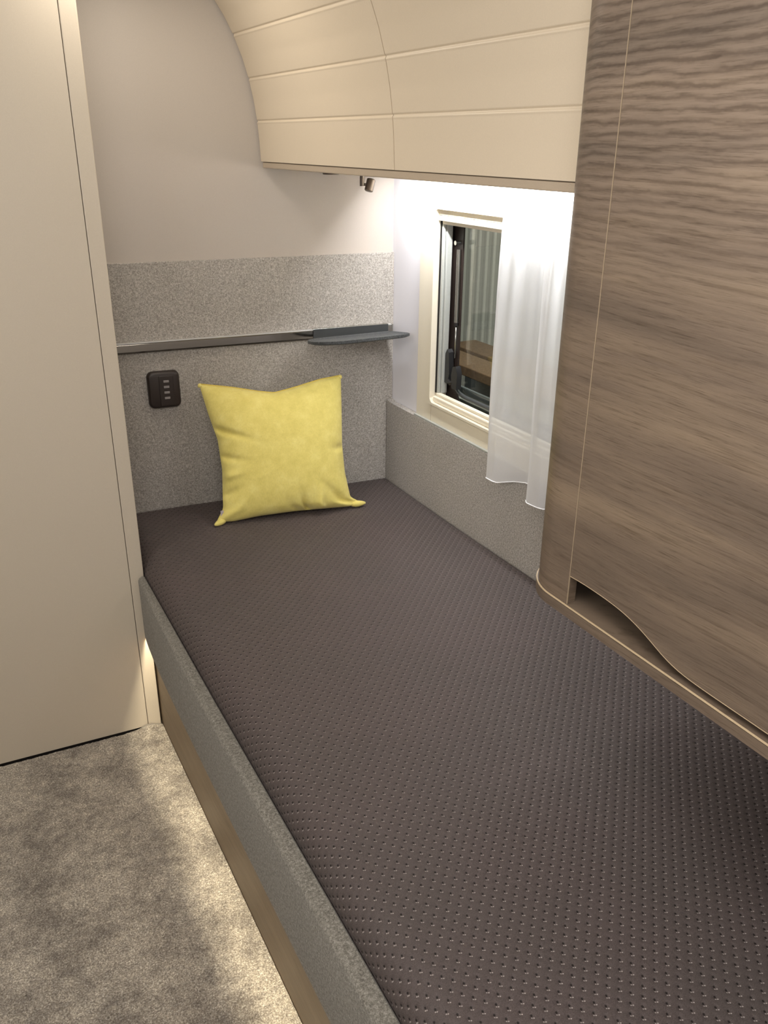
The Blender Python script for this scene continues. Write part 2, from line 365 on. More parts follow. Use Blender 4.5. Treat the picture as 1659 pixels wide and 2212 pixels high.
# window wall with its opening
WY0, WY1, WZ0, WZ1 = -0.955, -0.245, 0.840, 1.372
bm = bmesh.new()
oc = [(YR, -.008), (0.10, -.008), (0.10, CEIL), (YR, CEIL)]
for lo, hi in (((0, YR, -.008), (.04, WY0 - .004, CEIL)), ((0, WY1 + .004, -.008), (.04, 0.05, CEIL)), ((0, WY0 - .004, -.008), (.04, WY1 + .004, WZ0 - .004)), ((0, WY0 - .004, WZ1 + .004), (.04, WY1 + .004, CEIL))):
    box(bm, lo, hi)
struct('wall_right', bm, M['wall_white'])
# partition at the head end of the aisle
bm = bx((-1.30, 0, 0.0115), (-0.0365, 0.034, CEIL - .001)); 
struct('wall_partition', bm, M['partition'], xf=MP)
struct('shadow_gap_partition', bx((-1.30, 0.008, -0.006), (-0.0365, 0.030, 0.0165)), M['rubber'], xf=MP)  # black strip standing in for the shade in the gap under the partition
struct('trim_1', bx((-0.0350, -0.0008, 0.004), (0, 0.036, CEIL - .001), 0.0022, 2), M['partition'], xf=MP)

# ------------------------------------------------------------------ carpet
cpt = thing('fitted_carpet', 'mottled beige grey pile carpet fitted over the aisle floor beside the bed', 'carpet', (-1.4, -1.6, 0))
xs0, xs1, ys0, ys1 = -2.33, -0.869, -3.25, -0.258
nx, ny = 290, 590
gx = np.linspace(xs0, xs1, nx); gy = np.linspace(ys0, ys1, ny)
X, Y = np.meshgrid(gx, gy, indexing='ij')
rng = np.random.default_rng(4)
Z = 0.006 + 0.0022 * rng.random(X.shape)
YE = Y.copy()
# far edge follows the partition and curls at the corner
edge = -0.245 + (X + 0.872) * math.tan(-0.0452) - 0.006
YE = Y + (edge - ys1) * ((Y - ys0) / (ys1 - ys0)) ** 8
Z += 0.010 * np.exp(-((X + 0.905) / 0.028) ** 2) * np.exp(-((YE - edge) / 0.018) ** 2)
def grid_mesh(name, X, Y, Z, mat, parent, uv=None, smooth=True):
    nx, ny = X.shape
    me = bpy.data.meshes.new(name); me.vertices.add(nx * ny)
    me.vertices.foreach_set('co', np.stack([X, Y, Z], -1).reshape(-1).astype(np.float32))
    i = np.arange(nx * ny).reshape(nx, ny)
    q = np.stack([i[:-1, :-1], i[1:, :-1], i[1:, 1:], i[:-1, 1:]], -1).reshape(-1, 4)
    me.loops.add(q.size); me.loops.foreach_set('vertex_index', q.reshape(-1).astype(np.int32))
    me.polygons.add(len(q)); me.polygons.foreach_set('loop_start', (np.arange(len(q)) * 4).astype(np.int32))
    me.polygons.foreach_set('use_smooth', np.full(len(q), smooth))
    if uv is not None:
        l = me.uv_layers.new(name='UVMap'); U = uv.reshape(-1, 2)[q.reshape(-1)]
        l.data.foreach_set('uv', U.reshape(-1).astype(np.float32))
    me.update(calc_edges=True); me.validate()
    me.materials.append(mat); o = bpy.data.objects.new(name, me); COL.objects.link(o)
    if parent:
        o.parent = parent
        if parent.type == 'EMPTY': o.location = -wloc(parent)
    return o
grid_mesh('pile', X, YE, Z, M['carpet'], cpt)
obj('backing', bx((xs0, ys0, -0.008), (xs1, -0.268, 0.004)), M['carpet_edge'], cpt)
ex = np.linspace(-0.960, -0.872, 24)
obj('bound_edge', tube([(x, -0.250 + (x + 0.872) * math.tan(-0.0452), 0.005 + 0.012 * math.exp(-((x + 0.905) / 0.024) ** 2)) for x in ex], 0.0028, 8), M['carpet_edge'], cpt, smooth=True)

# ------------------------------------------------------------------ the bed
YB = -2.12
ZB = 0.529
bed = thing('fixed_single_bed', 'built-in single bed base with grey felt rim and brown wood front below it', 'bed', (-0.45, -1.0, 0))
bm = bx((-0.868, YB, -0.004), (-0.850, -0.207, 0.324)); obj('base_panel', bm, M['wood_base'], bed)
obj('bed_platform', bx((-0.884, YB, 0.325), (-0.024, -0.2505, 0.343)), M['wood_base'], bed)
obj('bed_platform', bx((-0.868, -0.2503, 0.325), (-0.024, -0.012, 0.343)), M['wood_base'], bed)
# felt rim: bows outward a little towards the middle of the bed; lower edge rounded up at the head
rim = bmesh.new(); prof = []
ns = 70; rows = []
for i in range(ns + 1):
    y = -0.2495 + (YB + 0.2495) * i / ns
    d = -y - 0.2495
    xo = -0.8885 - 0.0125 * (1 - math.exp(-d / 0.25)); xi = -0.8835 + 0.0
    zl = 0.286 + 0.05 * math.exp(-d / 0.03) * 0.25
    zt = 0.482 - 0.010 * min(1, d / 0.6)
    xt = -0.8705
    sec = [(xi, zl + .002), (xi - .002, zl), (xo + .003, zl), (xo, zl + .004), (xo, zt - .010), (xo + .0025, zt - .004), (xo + .008, zt), (xt - .003, zt), (xt, zt - .004), (xt, 0.348), (xi, 0.348)]
    rows.append([rim.verts.new((a, y, b)) for a, b in sec])
for a, b in zip(rows, rows[1:]):
    for k in range(len(a)): rim.faces.new((a[k], a[(k + 1) % len(a)], b[(k + 1) % len(a)], b[k]))
rim.faces.new(rows[0]); rim.faces.new(rows[-1])
obj('felt_rim', rim, M['felt_dark'], bed, smooth=35)
led = thing('under_bed_light_strip', 'warm lit light strip tucked behind the felt rim of the bed', 'light', (-0.876, -1.07, 0.319))
obj('strip_housing', bx((-0.8825, -1.98, 0.3185), (-0.8695, -0.26, 0.3245)), M['silver'], led)
obj('diffuser', bx((-0.8800, -1.97, 0.3165), (-0.8720, -0.27, 0.3184)), M['led_warm'], led)

# mattress with real stitched dimples
def lattice_depth(U, V):
    def one(o):
        a = (np.mod(U / LX + o, 1) - .5) * LX - 0.0002; b = (np.mod(V / LY + o, 1) - .5) * LY - 0.0008
        return np.exp(-(a * a + b * b) / (0.0034 ** 2))
    return one(0) + one(.5)
mat_root = thing('mattress', 'dark charcoal mattress with stitched dot cover lying on the single bed', 'mattress', (-0.45, -1.0, 0.345))
xl_, xr_ = -0.8695, -0.0235
rs = 0.052; ztop = ZB
# arc-length parameter across: up the left side, over the shoulder, across, small shoulder, down right side
pts = []
for z in np.arange(0.350, ztop - rs, 0.003): pts.append((xl_, z))
for t in np.linspace(0, math.pi / 2, 40): pts.append((xl_ + rs * (1 - math.cos(t)), ztop - rs + rs * math.sin(t)))
r2_ = 0.014
for x in np.arange(xl_ + rs + .002, xr_ - r2_, 0.0021): pts.append((x, ztop))
for t in np.linspace(0, math.pi / 2, 10): pts.append((xr_ - r2_ + r2_ * math.sin(t), ztop - r2_ + r2_ * math.cos(t)))
pts.append((xr_, 0.44)); pts.append((xr_, 0.350))
pts = np.array(pts); sl = np.concatenate([[0], np.cumsum(np.linalg.norm(np.diff(pts, axis=0), axis=1))])
tan = np.gradient(pts, axis=0); tan /= np.linalg.norm(tan, axis=1)[:, None]; nrm = np.stack([-tan[:, 1], tan[:, 0]], 1)
yv = np.arange(-2.10, 0.0, 0.0021); nyv = len(yv)
S, V = np.meshgrid(sl, yv, indexing='ij')
PX = np.repeat(pts[:, :1], nyv, 1); PZ = np.repeat(pts[:, 1:], nyv, 1)
ye = HT * PX - 0.002                            # far end follows the headboard
VY = -2.10 + (V + 2.10) * (ye + 2.10) / 2.10
# the head end of the mattress passes behind the partition, so its left side steps in there
STEP_Y = -0.252
inx = np.clip((VY - STEP_Y) / 0.004, 0, 1)
end = np.clip((ye - VY) / 0.020, 0, 1)          # rounded far end
drop = 0.016 * (1 - np.sqrt(1 - (1 - end) ** 2))
foot = np.clip((VY + 2.10) / 0.04, 0, 1); drop += 0.04 * (1 - np.sqrt(1 - (1 - foot) ** 2))
topw = np.clip((PZ - 0.40) / 0.08, 0, 1)
D = lattice_depth(S, V) * 0.0021 * np.clip((S - 0.02) / 0.02, 0, 1)
swell = 0.003 * np.sin(VY * 4.1 + PX * 3) * np.cos(PX * 5.0) * topw
PX = PX - nrm[:, :1] * D; PZ = PZ - nrm[:, 1:] * D - drop * topw + swell
PX = np.minimum(PX, xr_)
UV = np.stack([S / LX, V / LY], -1)
grid_mesh('mattress_cover', PX, VY, PZ, M['mattress'], mat_root, UV)
obj('mattress_core', bx((-0.862, -2.09, 0.346), (-0.030, -0.256, 0.46)), M['felt_dark'], mat_root)

# ------------------------------------------------------------------ felt panels
obj_h = obj('headboard_panel', bx((-0.868, 0.0, 0.350), (-0.0005, 0.0078, 1.2315), 0.0012), M['felt'], xf=MH)
tag(obj_h, 'large grey felt headboard panel on the end wall behind the yellow cushion', 'headboard')
sidep = obj('side_panel', prism([(-1.95, 0.35), (-0.0035, 0.35), (-0.0035, 0.788), (-0.020, 0.783), (-0.17, 0.783), (-1.95, 0.783)], 'X', -0.022, -0.001), M['felt'])
tag(sidep, 'low grey felt wall panel running beside the mattress below the window', 'wall panel')

# chrome rail on the headboard
rail = thing('mounting_rail', 'long polished metal rail fixed across the grey felt headboard', 'rail', Vector(MH @ Vector((-0.4, -0.01, 1.01))))
obj('rail_bar', prism([(-0.0002, 0.994), (-0.009, 0.995), (-0.013, 1.000), (-0.013, 1.019), (-0.010, 1.0225), (-0.0002, 1.0235)], 'X', -0.865, -0.012), M['chrome_dark'], rail, xf=MH, smooth=20)
obj('top_edge', bx((-0.865, -0.0138, 1.0212), (-0.012, -0.0004, 1.0242), 0.0006), M['bright'], rail, xf=MH)
obj('end_cap', bx((-0.012, -0.0140, 0.9938), (-0.0075, -0.0004, 1.0245), 0.001), M['silver'], rail, xf=MH)
# clip-on shelf
sh = thing('clip_on_shelf', 'small charcoal shelf hooked on the metal rail beside the window wall', 'shelf', Vector(MH @ Vector((-0.15, -0.05, 1.0))))
zt = 1.0205
outl = [(-0.263, -0.0165), (-0.296, -0.030), (-0.312, -0.060), (-0.318, -0.095), (-0.310, -0.122), (-0.292, -0.140), (-0.262, -0.150), (-0.230, -0.1525), (-0.10, -0.1505), (-0.040, -0.1475), (-0.022, -0.143), (-0.014, -0.130), (-0.014, -0.110), (-0.020, -0.050), (-0.026, -0.0165)]
ol = [tuple(p) for p in lerp_pts(outl, 48)]
cx_ = sum(p[0] for p in ol) / len(ol); cyy = sum(p[1] for p in ol) / len(ol)
ins = [(cx_ + (p[0] - cx_) * 0.93, cyy + (p[1] - cyy) * 0.88) for p in ol]
def tray():
    bm = bmesh.new(); loops = []
    for P, z in ((ins, zt - .011), (ol, zt - .008), (ol, zt - .001), ([(cx_ + (p[0] - cx_) * 0.985, cyy + (p[1] - cyy) * 0.97) for p in ol], zt), (ins, zt - .004)):
        loops.append([bm.verts.new((p[0], p[1], z)) for p in P])
    n = len(ol)
    for a, b in zip(loops, loops[1:]):
        for i in range(n): bm.faces.new((a[i], a[(i + 1) % n], b[(i + 1) % n], b[i]))
    bm.faces.new(loops[0]); bm.faces.new(loops[-1]); return bm
tb = tray()
for v_ in tb.verts: v_.co.z += -0.0145 + 0.0150 * min(1.0, max(0.0, -v_.co.y - 0.02) / 0.12)
obj('shelf_tray', tb, M['felt_shelf'], sh, smooth=40)
obj('rail_hook', bx((-0.262, -0.0162, 0.992), (-0.024, -0.0142, 1.0262), 0.0006), M['dark_grey'], sh, xf=MH)
obj('hook_lip', bx((-0.262, -0.0162, 1.0246), (-0.024, -0.0006, 1.0262), 0.0004), M['silver'], sh, xf=MH)

# switch panel
sw = thing('switch_panel', 'dark brown control panel with four grey buttons on the felt headboard', 'switch', Vector(MH @ Vector((-0.703, -0.005, 0.888))))
def lay_poly(P, y0, y1, ybev, inset):
    bm = bmesh.new(); cx = sum(p[0] for p in P) / len(P); cz = sum(p[1] for p in P) / len(P); n = len(P)
    L = [[bm.verts.new((p[0], y0, p[1])) for p in P], [bm.verts.new((p[0], ybev, p[1])) for p in P]]
    for f in (0.35, 0.7, 1.0):
        k = 1 - inset * f ** 1.6; y = ybev + (y1 - ybev) * math.sin(f * math.pi / 2)
        L.append([bm.verts.new((cx + (p[0] - cx) * k, y, cz + (p[1] - cz) * k)) for p in P])
    for a, b in zip(L, L[1:]):
        for i in range(n): bm.faces.new((a[i], a[(i + 1) % n], b[(i + 1) % n], b[i]))
    bm.faces.new(L[0]); bm.faces.new(L[-1]); return bm
obj('housing', lay_poly(rrect(-0.7475, 0.8345, -0.6585, 0.9395, 0.016), -0.0003, -0.016, -0.006, 0.13), M['black_plastic'], sw, xf=MH, smooth=40)
obj('button_strip', lay_poly(rrect(-0.7165, 0.842, -0.6765, 0.928, 0.003), -0.0150, -0.0182, -0.0172, 0.05), M['black_plastic'], sw, xf=MH, smooth=40)
bt0 = None
for k in range(4):
    zc = 0.9125 - 0.0158 * k
    bb = lay_poly(rrect(-0.7045, zc - .0032, -0.6895, zc + .0032, 0.0008, 3), -0.0180, -0.0190, -0.0187, 0.06)
    obj('button', bb, M['button'], sw, xf=MH, smooth=40)

# ------------------------------------------------------------------ window
win = thing('window_1', None, None, (0.0, -0.6, 0.78)); win['kind'] = 'structure'
inner = rrect(WY0, WZ0, WY1, WZ1, 0.018)
def expand(P, a0, b0, a1, b1):                   # outer loop that matches the inner one point for point
    cx = (a0 + a1) / 2; cz = (b0 + b1) / 2; q = []
    ci = ((WY0 + WY1) / 2, (WZ0 + WZ1) / 2)
    for (u, w) in P: q.append((a1 if u > ci[0] else a0, b1 if w > ci[1] else b0))
    return q
def frame_ring(y0, z0, y1, z1, r, Y0, Z0, Y1, Z1, x0, x1, seg=8):
    inn = rrect(y0, z0, y1, z1, r, seg); out = rrect(Y0, Z0, Y1, Z1, 0.004, seg); return ring(out, inn, 'X', x0, x1)
obj('window_frame', frame_ring(WY0, WZ0, WY1, WZ1, 0.018, -1.06, 0.779, -0.171, 1.460, -0.012, -0.0002), M['window_cream'], win, smooth=30)
obj('window_jamb', frame_ring(WY0 + .003, WZ0 + .003, WY1 - .003, WZ1 - .003, 0.016, WY0 - .0035, WZ0 - .0035, WY1 + .0035, WZ1 + .0035, -0.0155, 0.045), M['window_cream'], win, smooth=30)
obj('frame_seam', bx((-0.0126, -0.2545, 1.377), (-0.0121, -0.2535, 1.46)), M['locker_body'], win)
obj('frame_seam', bx((-0.0126, -0.2545, 0.781), (-0.0121, -0.2535, 0.835)), M['locker_body'], win)
obj('lower_lip', bx((-0.021, -1.06, 0.7835), (-0.0125, -0.171, 0.7885), 0.001), M['track'], win)
# blind cassette on top, pull bar at the bottom, side track
bl = obj('blind_cassette', bx((-0.004, WY0 + .004, 1.3535), (0.022, WY1 - .004, 1.3685), 0.002), M['window_cream'], win)
obj('cassette_bar', bx((-0.0075, WY0 + .004, 1.3395), (0.012, WY1 - .006, 1.3525), 0.0025), M['window_cream'], win)
obj('cassette_bar', bx((0.004, WY0 + .004, 1.3300), (0.020, WY1 - .010, 1.3388), 0.002), M['window_cream'], win)
obj('pull_bar', bx((-0.006, WY0 + .004, 0.8435), (0.020, WY1 - .006, 0.8600), 0.003), M['window_cream'], win)
obj('pull_bar', bx((0.002, WY0 + .004, 0.8605), (0.016, WY1 - .010, 0.8690), 0.002), M['window_cream'], win)
obj('side_track', bx((0.002, WY1 - .0075, 0.869), (0.040, WY1 - .0042, 1.338)), M['rubber'], win)
obj('side_track', bx((0.0050, WY1 - .0170, 0.869), (0.012, WY1 - .0080, 1.330), 0.001), M['track'], win)
obj('side_track', bx((0.0130, WY1 - .0240, 0.869), (0.030, WY1 - .0080, 1.330), 0.0015), M['track'], win)
obj('outer_seal', frame_ring(WY0 + .055, WZ0 + .012, WY1 - .060, WZ1 - .012, 0.03, WY0 - .002, WZ0 - .002, WY1 + .002, WZ1 + .002, 0.0400, 0.0448), M['black_plastic'], win)
obj('window_pane', bx((0.050, WY0 - .01, WZ0 - .02), (0.0535, WY1 + .01, WZ1 + .02)), M['glass'], win)
# stay, latch
ys_ = -0.296
st = obj('window_stay', tube([(0.034, ys_, 1.268), (0.034, ys_ - .001, 1.072)], 0.0058, 16), M['silver'], win, smooth=40)
obj('stay_rod', tube([(0.034, ys_ - .001, 1.071), (0.034, ys_ - .002, 0.975)], 0.0026, 10), M['silver'], st, smooth=True)
obj('stay_collar', tube([(0.034, ys_ - .001, 1.0745), (0.034, ys_ - .001, 1.066)], 0.0066, 16), M['rubber'], st, smooth=40)
obj('stay_pivot', tube([(0.022, ys_ + .002, 1.285), (0.040, ys_ + .002, 1.285)], [0.006, 0.007], 14), M['chrome'], st, smooth=40)
lat = obj('window_latch', prism([(-0.285, 0.900), (-0.268, 0.902), (-0.262, 0.925), (-0.270, 0.985), (-0.278, 0.998), (-0.287, 0.990), (-0.292, 0.93)], 'X', 0.020, 0.036), M['latch'], win, smooth=30)
obj('latch_handle', prism([(-0.335, 0.895), (-0.310, 0.893), (-0.306, 0.930), (-0.312, 0.955), (-0.328, 0.960), (-0.337, 0.94)], 'X', 0.018, 0.034), M['latch'], lat, smooth=30)
obj('latch_bridge', tube([(0.027, -0.275, 0.915), (0.020, -0.300, 0.905), (0.027, -0.322, 0.915)], 0.006, 10), M['rubber'], lat, smooth=True)
obj('lower_seal', tube([(0.036, y, 0.876 + 0.02 * math.exp((-0.30 - y) * -60) if y > -0.36 else 0.876) for y in np.linspace(-0.30, WY0 + .02, 30)], 0.006, 8), M['dark_grey'], win, smooth=True)

obj('lower_sash', bx((0.056, WY0, 0.862), (0.066, WY1 - .045, 0.893), 0.004), M['sash'], win)
obj('outer_sill', prism([(0.056, 0.846), (0.056, 0.856), (0.120, 0.842), (0.150, 0.824), (0.150, 0.815)], 'Y', WY0, WY1 - .02), M['track'], win)
# ------------------------------------------------------------------ outside the window
gr = struct('floor_outside', bx((0.10, -3.0, -0.45), (2.6, 3.6, -0.40)), M['outdoor_ground'])
rb = bmesh.new(); P = []; yy = -2.2; step = 0.075
while yy < 3.4:
    P += [(yy, 1.70), (yy + step * .42, 1.70), (yy + step * .60, 1.6925), (yy + step * .82, 1.6925)]; yy += step
poly = [(x, y) for y, x in P] + [(1.74, yy), (1.74, -2.2)]
rb = prism(poly, 'Z', -0.40, 2.6)
o = obj('corrugated_wall', rb, M['outdoor_wall']); tag(o, 'grey corrugated wall seen outside through the window pane', 'wall')
for k, (x, z, w) in enumerate(((0.86, 0.60, .16), (1.16, 0.56, .17))):
    o = obj('wooden_plank', bx((x, -0.9, z - .045), (x + w, 1.5, z), 0.004), M['plank'])
    tag(o, ('nearer' if k == 0 else 'farther') + ' brown wooden plank outside low behind the window', 'plank')
    for s, yl in enumerate((-0.7, 1.3)):
        b = obj('plank_support', bx((x + .02, yl, -0.40), (x + w - .02, yl + .06, z - .045)), M['dark_grey'], o)

# ------------------------------------------------------------------ curtain
def path_x(y):
    # plan of the gathered curtain: first panel, recess, then the next fold
    ctrl = [(-0.600, -0.046), (-0.612, -0.062), (-0.640, -0.060), (-0.675, -0.047), (-0.700, -0.038), (-0.735, -0.030), (-0.762, -0.030), (-0.775, -0.042), (-0.779, -0.060), (-0.795, -0.068), (-0.830, -0.062), (-0.860, -0.048), (-0.890, -0.040), (-0.92, -0.055), (-0.95, -0.066), (-0.98, -0.052), (-1.02, -0.036), (-1.06, -0.052), (-1.10, -0.06), (-1.14, -0.045)]
    return ctrl
cp_ = lerp_pts(path_x(0), 240)
nz_ = 90; zz = np.linspace(1.448, 0.742, nz_)
CX = np.zeros((240, nz_)); CY = np.zeros_like(CX); CZ = np.zeros_like(CX)
for j, z in enumerate(zz):
    f = (1.448 - z) / 0.706
    amp = 0.55 + 0.45 * min(1, f * 3)
    CX[:, j] = -0.050 + (cp_[:, 1] + 0.050) * amp + 0.0035 * np.sin(cp_[:, 0] * 160 + z * 3) * (1 - f) + 0.0015 * np.sin(z * 17 + cp_[:, 0] * 40) * f
    CX[:, j] = np.minimum(CX[:, j], -0.0275)
    CY[:, j] = cp_[:, 0] + 0.010 * (1 - f) * np.sin(cp_[:, 0] * 20) * np.clip((-0.6 - cp_[:, 0]) * 12, 0, 1)
    bottom = 0.742 + 0.028 * np.clip((cp_[:, 1] + 0.055) / 0.03, 0, 1)
    CZ[:, j] = 1.448 + (bottom - 1.448) * f
cur = thing('sheer_curtain', 'white sheer curtain hanging over the right part of the window', 'curtain', (-0.05, -0.85, 1.448))
co = grid_mesh('curtain_cloth', CX, CY, CZ, M['sheer'], cur)
obj('hem', tube([(CX[i, -1] , CY[i, -1], CZ[i, -1]) for i in range(0, 240, 2)], 0.0014, 6), M['hem'], cur, smooth=True)
obj('side_hem', tube([(CX[0, j], CY[0, j], CZ[0, j]) for j in range(0, nz_, 2)], 0.0010, 6), M['hem'], cur, smooth=True)
obj('curtain_track', bx((-0.058, -1.19, 1.4485), (-0.040, -0.56, 1.4612)), M['window_cream'], cur)

# ------------------------------------------------------------------ overhead locker
lock = thing('overhead_locker', 'cream curved overhead locker with two grooved lids above the bed window', 'cabinet', (-0.2, -0.62, 1.462))
prof = [(-0.3905, 1.4785), (-0.3925, 1.5270), (-0.3960, 1.5750), (-0.4025, 1.6240), (-0.4125, 1.6720), (-0.4270, 1.7210), (-0.4460, 1.7690), (-0.4680, 1.8120), (-0.4930, 1.8500), (-0.5260, 1.8920), (-0.5650, 1.9250), (-0.5950, 1.9500)]
PR = lerp_pts(prof, 150)
def lid(y0f, y1f, name='locker_lid'):
    bm = bmesh.new(); tan = np.gradient(PR, axis=0); tan /= np.linalg.norm(tan, axis=1)[:, None]
    nr = np.stack([-tan[:, 1], tan[:, 0]], 1)                         # outward (towards -x)
    out = []
    for i, (x, z) in enumerate(PR):
        d = 0
        for gz in (1.5760, 1.6745, 1.7720, 1.8650):
            d += 0.0022 * math.exp(-((z - gz) / 0.0022) ** 2) - 0.0006 * math.exp(-((z - gz + .0045) / 0.002) ** 2)
        out.append((x - nr[i, 0] * d, z - nr[i, 1] * d))
    inn = [(x - nr[i, 0] * 0.016, z - nr[i, 1] * 0.016) for i, (x, z) in enumerate(PR)]
    loop = out + inn[::-1]
    A = [bm.verts.new((x, y0f(x), z)) for x, z in loop]; B = [bm.verts.new((x, y1f(x), z)) for x, z in loop]
    n = len(loop); h = len(out)
    for i in range(n): bm.faces.new((A[i], B[i], B[(i + 1) % n], A[(i + 1) % n]))
    for S_ in (A, B):
        for i in range(h - 1): bm.faces.new((S_[i], S_[i + 1], S_[n - 2 - i], S_[n - 1 - i]))
    return bm
# fine resampling around the grooves
def refine(P):
    q = []
    for a, b in zip(P, P[1:]):
        near = any(min(a[1], b[1]) - .012 < g < max(a[1], b[1]) + .012 for g in (1.5760, 1.6745, 1.7720, 1.8650))
        k = 7 if near else 1
        for t in range(k): q.append(a + (b - a) * t / k)
    q.append(P[-1]); return np.array(q)
PR = refine(PR)
obj('locker_lid', lid(lambda x: x * HT - 0.0015, lambda x: -0.7035), M['lid'], lock, smooth=30)
obj('locker_lid', lid(lambda x: -0.7065, lambda x: -1.2915 if x > -0.388 else -1.3797 + math.sqrt(max(0.0, 0.0875 ** 2 - (min(0.087, -x - 0.388)) ** 2)) + 0.001), M['lid'], lock, smooth=30)
body = [(x + .017, z) for x, z in PR[::6] if z > 1.485]
bodyp = [(-0.0008, 1.462), (-0.374, 1.462), (-0.374, 1.49)] + body + [(-0.585, 1.9600), (-0.0008, 1.9600)]
b = bmesh.new(); A = [b.verts.new((x, x * HT - 0.0012, z)) for x, z in bodyp]; B = [b.verts.new((x, -1.2900, z)) for x, z in bodyp]
b.faces.new(A); b.faces.new(B[::-1])
for i in range(len(A)): b.faces.new((A[i], B[i], B[(i + 1) % len(A)], A[(i + 1) % len(A)]))
obj('locker_body', b, M['locker_body'], lock)
obj('front_pelmet', bx((-0.3880, -1.2900, 1.4625), (-0.3742, 0.0300, 1.4770), 0.002), M['locker_body'], lock)
ls = thing('locker_light_strip', 'cool white lit light strip under the overhead locker along the window wall', 'light', (-0.06, -0.62, 1.456))
obj('strip_housing', bx((-0.0880, -1.21, 1.4535), (-0.0640, -0.13, 1.4615)), M['silver'], ls)
obj('diffuser', bx((-0.0830, -1.20, 1.4510), (-0.0690, -0.14, 1.4532)), M['led_cool'], ls)
# downlight puck and spot lamp below the locker
pk = thing('round_downlight', 'small dark round light disc under the left end of the locker', 'light', (-0.262, -0.13, 1.4615))
obj('rim', tube([(-0.262, -0.13, 1.4618), (-0.262, -0.13, 1.4508)], [0.024, 0.021], 28), M['lamp_metal'], pk, smooth=40)
obj('lens', tube([(-0.262, -0.13, 1.4508), (-0.262, -0.13, 1.4502)], 0.014, 24), M['window_cream'], pk, smooth=40)
sp_ = thing('reading_spotlight', 'small brown grey metal spotlight hanging under the locker near the corner', 'lamp', (-0.156, -0.1, 1.462))
obj('stem', tube([(-0.157, -0.100, 1.4618), (-0.157, -0.100, 1.4200)], 0.0058, 14), M['lamp_metal'], sp_, smooth=40)
obj('base_plate', tube([(-0.157, -0.100, 1.4618), (-0.157, -0.100, 1.4580)], 0.016, 24), M['lamp_metal'], sp_, smooth=40)
hd = obj('lamp_head', tube([(-0.1305, -0.104, 1.4375), (-0.1312, -0.1042, 1.4355), (-0.1405, -0.1068, 1.4085), (-0.1410, -0.107, 1.4070)], [0.0092, 0.0118, 0.0118, 0.0095], 24), M['lamp_metal'], sp_, smooth=40)
obj('swivel_joint', tube([(-0.156, -0.100, 1.4250), (-0.137, -0.105, 1.4220)], 0.0036, 10), M['lamp_metal'], sp_, smooth=40)

# ------------------------------------------------------------------ wardrobe
XW = -0.475; YS = -1.4181; ZW = 0.8903; RW = 0.087; CCX = XW + RW; CCY = -1.3798
wd = thing('wardrobe', 'tall brown wood grain wardrobe with rounded corner overhanging the foot of the bed', 'wardrobe', (-0.2, -1.6, ZW))
def corner_path(x_front, off, y_end, r=RW, ccx=CCX, ccy=CCY):
    P = [(x_front, y_end)]
    for k in range(25):
        t = math.radians(180 - 90 * k / 24); P.append((ccx + (r + off) * math.cos(t), ccy + (r + off) * math.sin(t)))
    return P
o1 = corner_path(XW, 0, YS) + [(-0.001, CCY + RW)]
i1 = [(-0.001, CCY + RW - 0.016)] + corner_path(XW + 0.016, -0.016, YS)[::-1]
obj('corner_panel', prism(o1 + i1, 'Z', ZW, CEIL - .001), M['wood'], wd, smooth=30)
base_o = corner_path(XW - 0.0035, 0.0035, -2.05) + [(-0.001, CCY + RW + 0.0035), (-0.001, -2.05)]
bsb = prism(base_o, 'Z', ZW - 0.0190, ZW - 0.0032); obj('bottom_board', bsb, M['wood'], wd, smooth=30)
base_t = corner_path(XW - 0.0022, 0.0022, -2.05) + [(-0.001, CCY + RW + 0.0022), (-0.001, -2.05)]
obj('board_top', prism(base_t, 'Z', ZW - 0.0032, ZW - 0.0002), M['wood'], wd, smooth=30)
bo = corner_path(XW - 0.0037, 0.0037, -2.05); bi = corner_path(XW - 0.0021, 0.0021, -2.05)[::-1]
obj('edge_band', prism(bo + bi, 'Z', ZW - 0.0019, ZW + 0.0002), M['edge'], wd, smooth=30)  # pale band; its colour also holds the light caught on the board edge
door_b = [(-1.42, 0.9384), (-1.4444, 0.9398), (-1.4776, 0.9395), (-1.5072, 0.9382), (-1.533, 0.9357), (-1.5551, 0.931), (-1.5736, 0.9255), (-1.593, 0.9181), (-1.6114, 0.9107), (-1.6317, 0.9052), (-1.6539, 0.9024), (-1.6889, 0.9015), (-1.7443, 0.9015), (-2.05, 0.9015)]
db = [tuple(p) for p in lerp_pts(door_b, 60)]
dpoly = db + [(-2.05, CEIL - .002), (YS - 0.002, CEIL - .002)]
dr = obj('wardrobe_door', prism(dpoly, 'X', XW, XW + 0.018), M['wood'], wd)
obj('door_edge_band', prism([(y, z - 0.0001) for y, z in db] + [(y, z - 0.0010) for y, z in db[::-1]], 'X', XW - 0.0002, XW + 0.004), M['edge'], dr).location = (0, 0, 0)
obj('seam_edge_band', bx((XW - 0.0003, YS - 0.0009, ZW), (XW + 0.0015, YS - 0.0001, CEIL - .001)), M['edge_dull'], wd)
obj('inner_divider', bx((XW + 0.36, -2.05, ZW), (XW + 0.376, YS - 0.0005, CEIL - .002)), M['wood_base'], wd)
obj('far_side', bx((XW, -2.068, ZW - .019), (-0.001, -2.051, CEIL - .002)), M['wood'], wd)

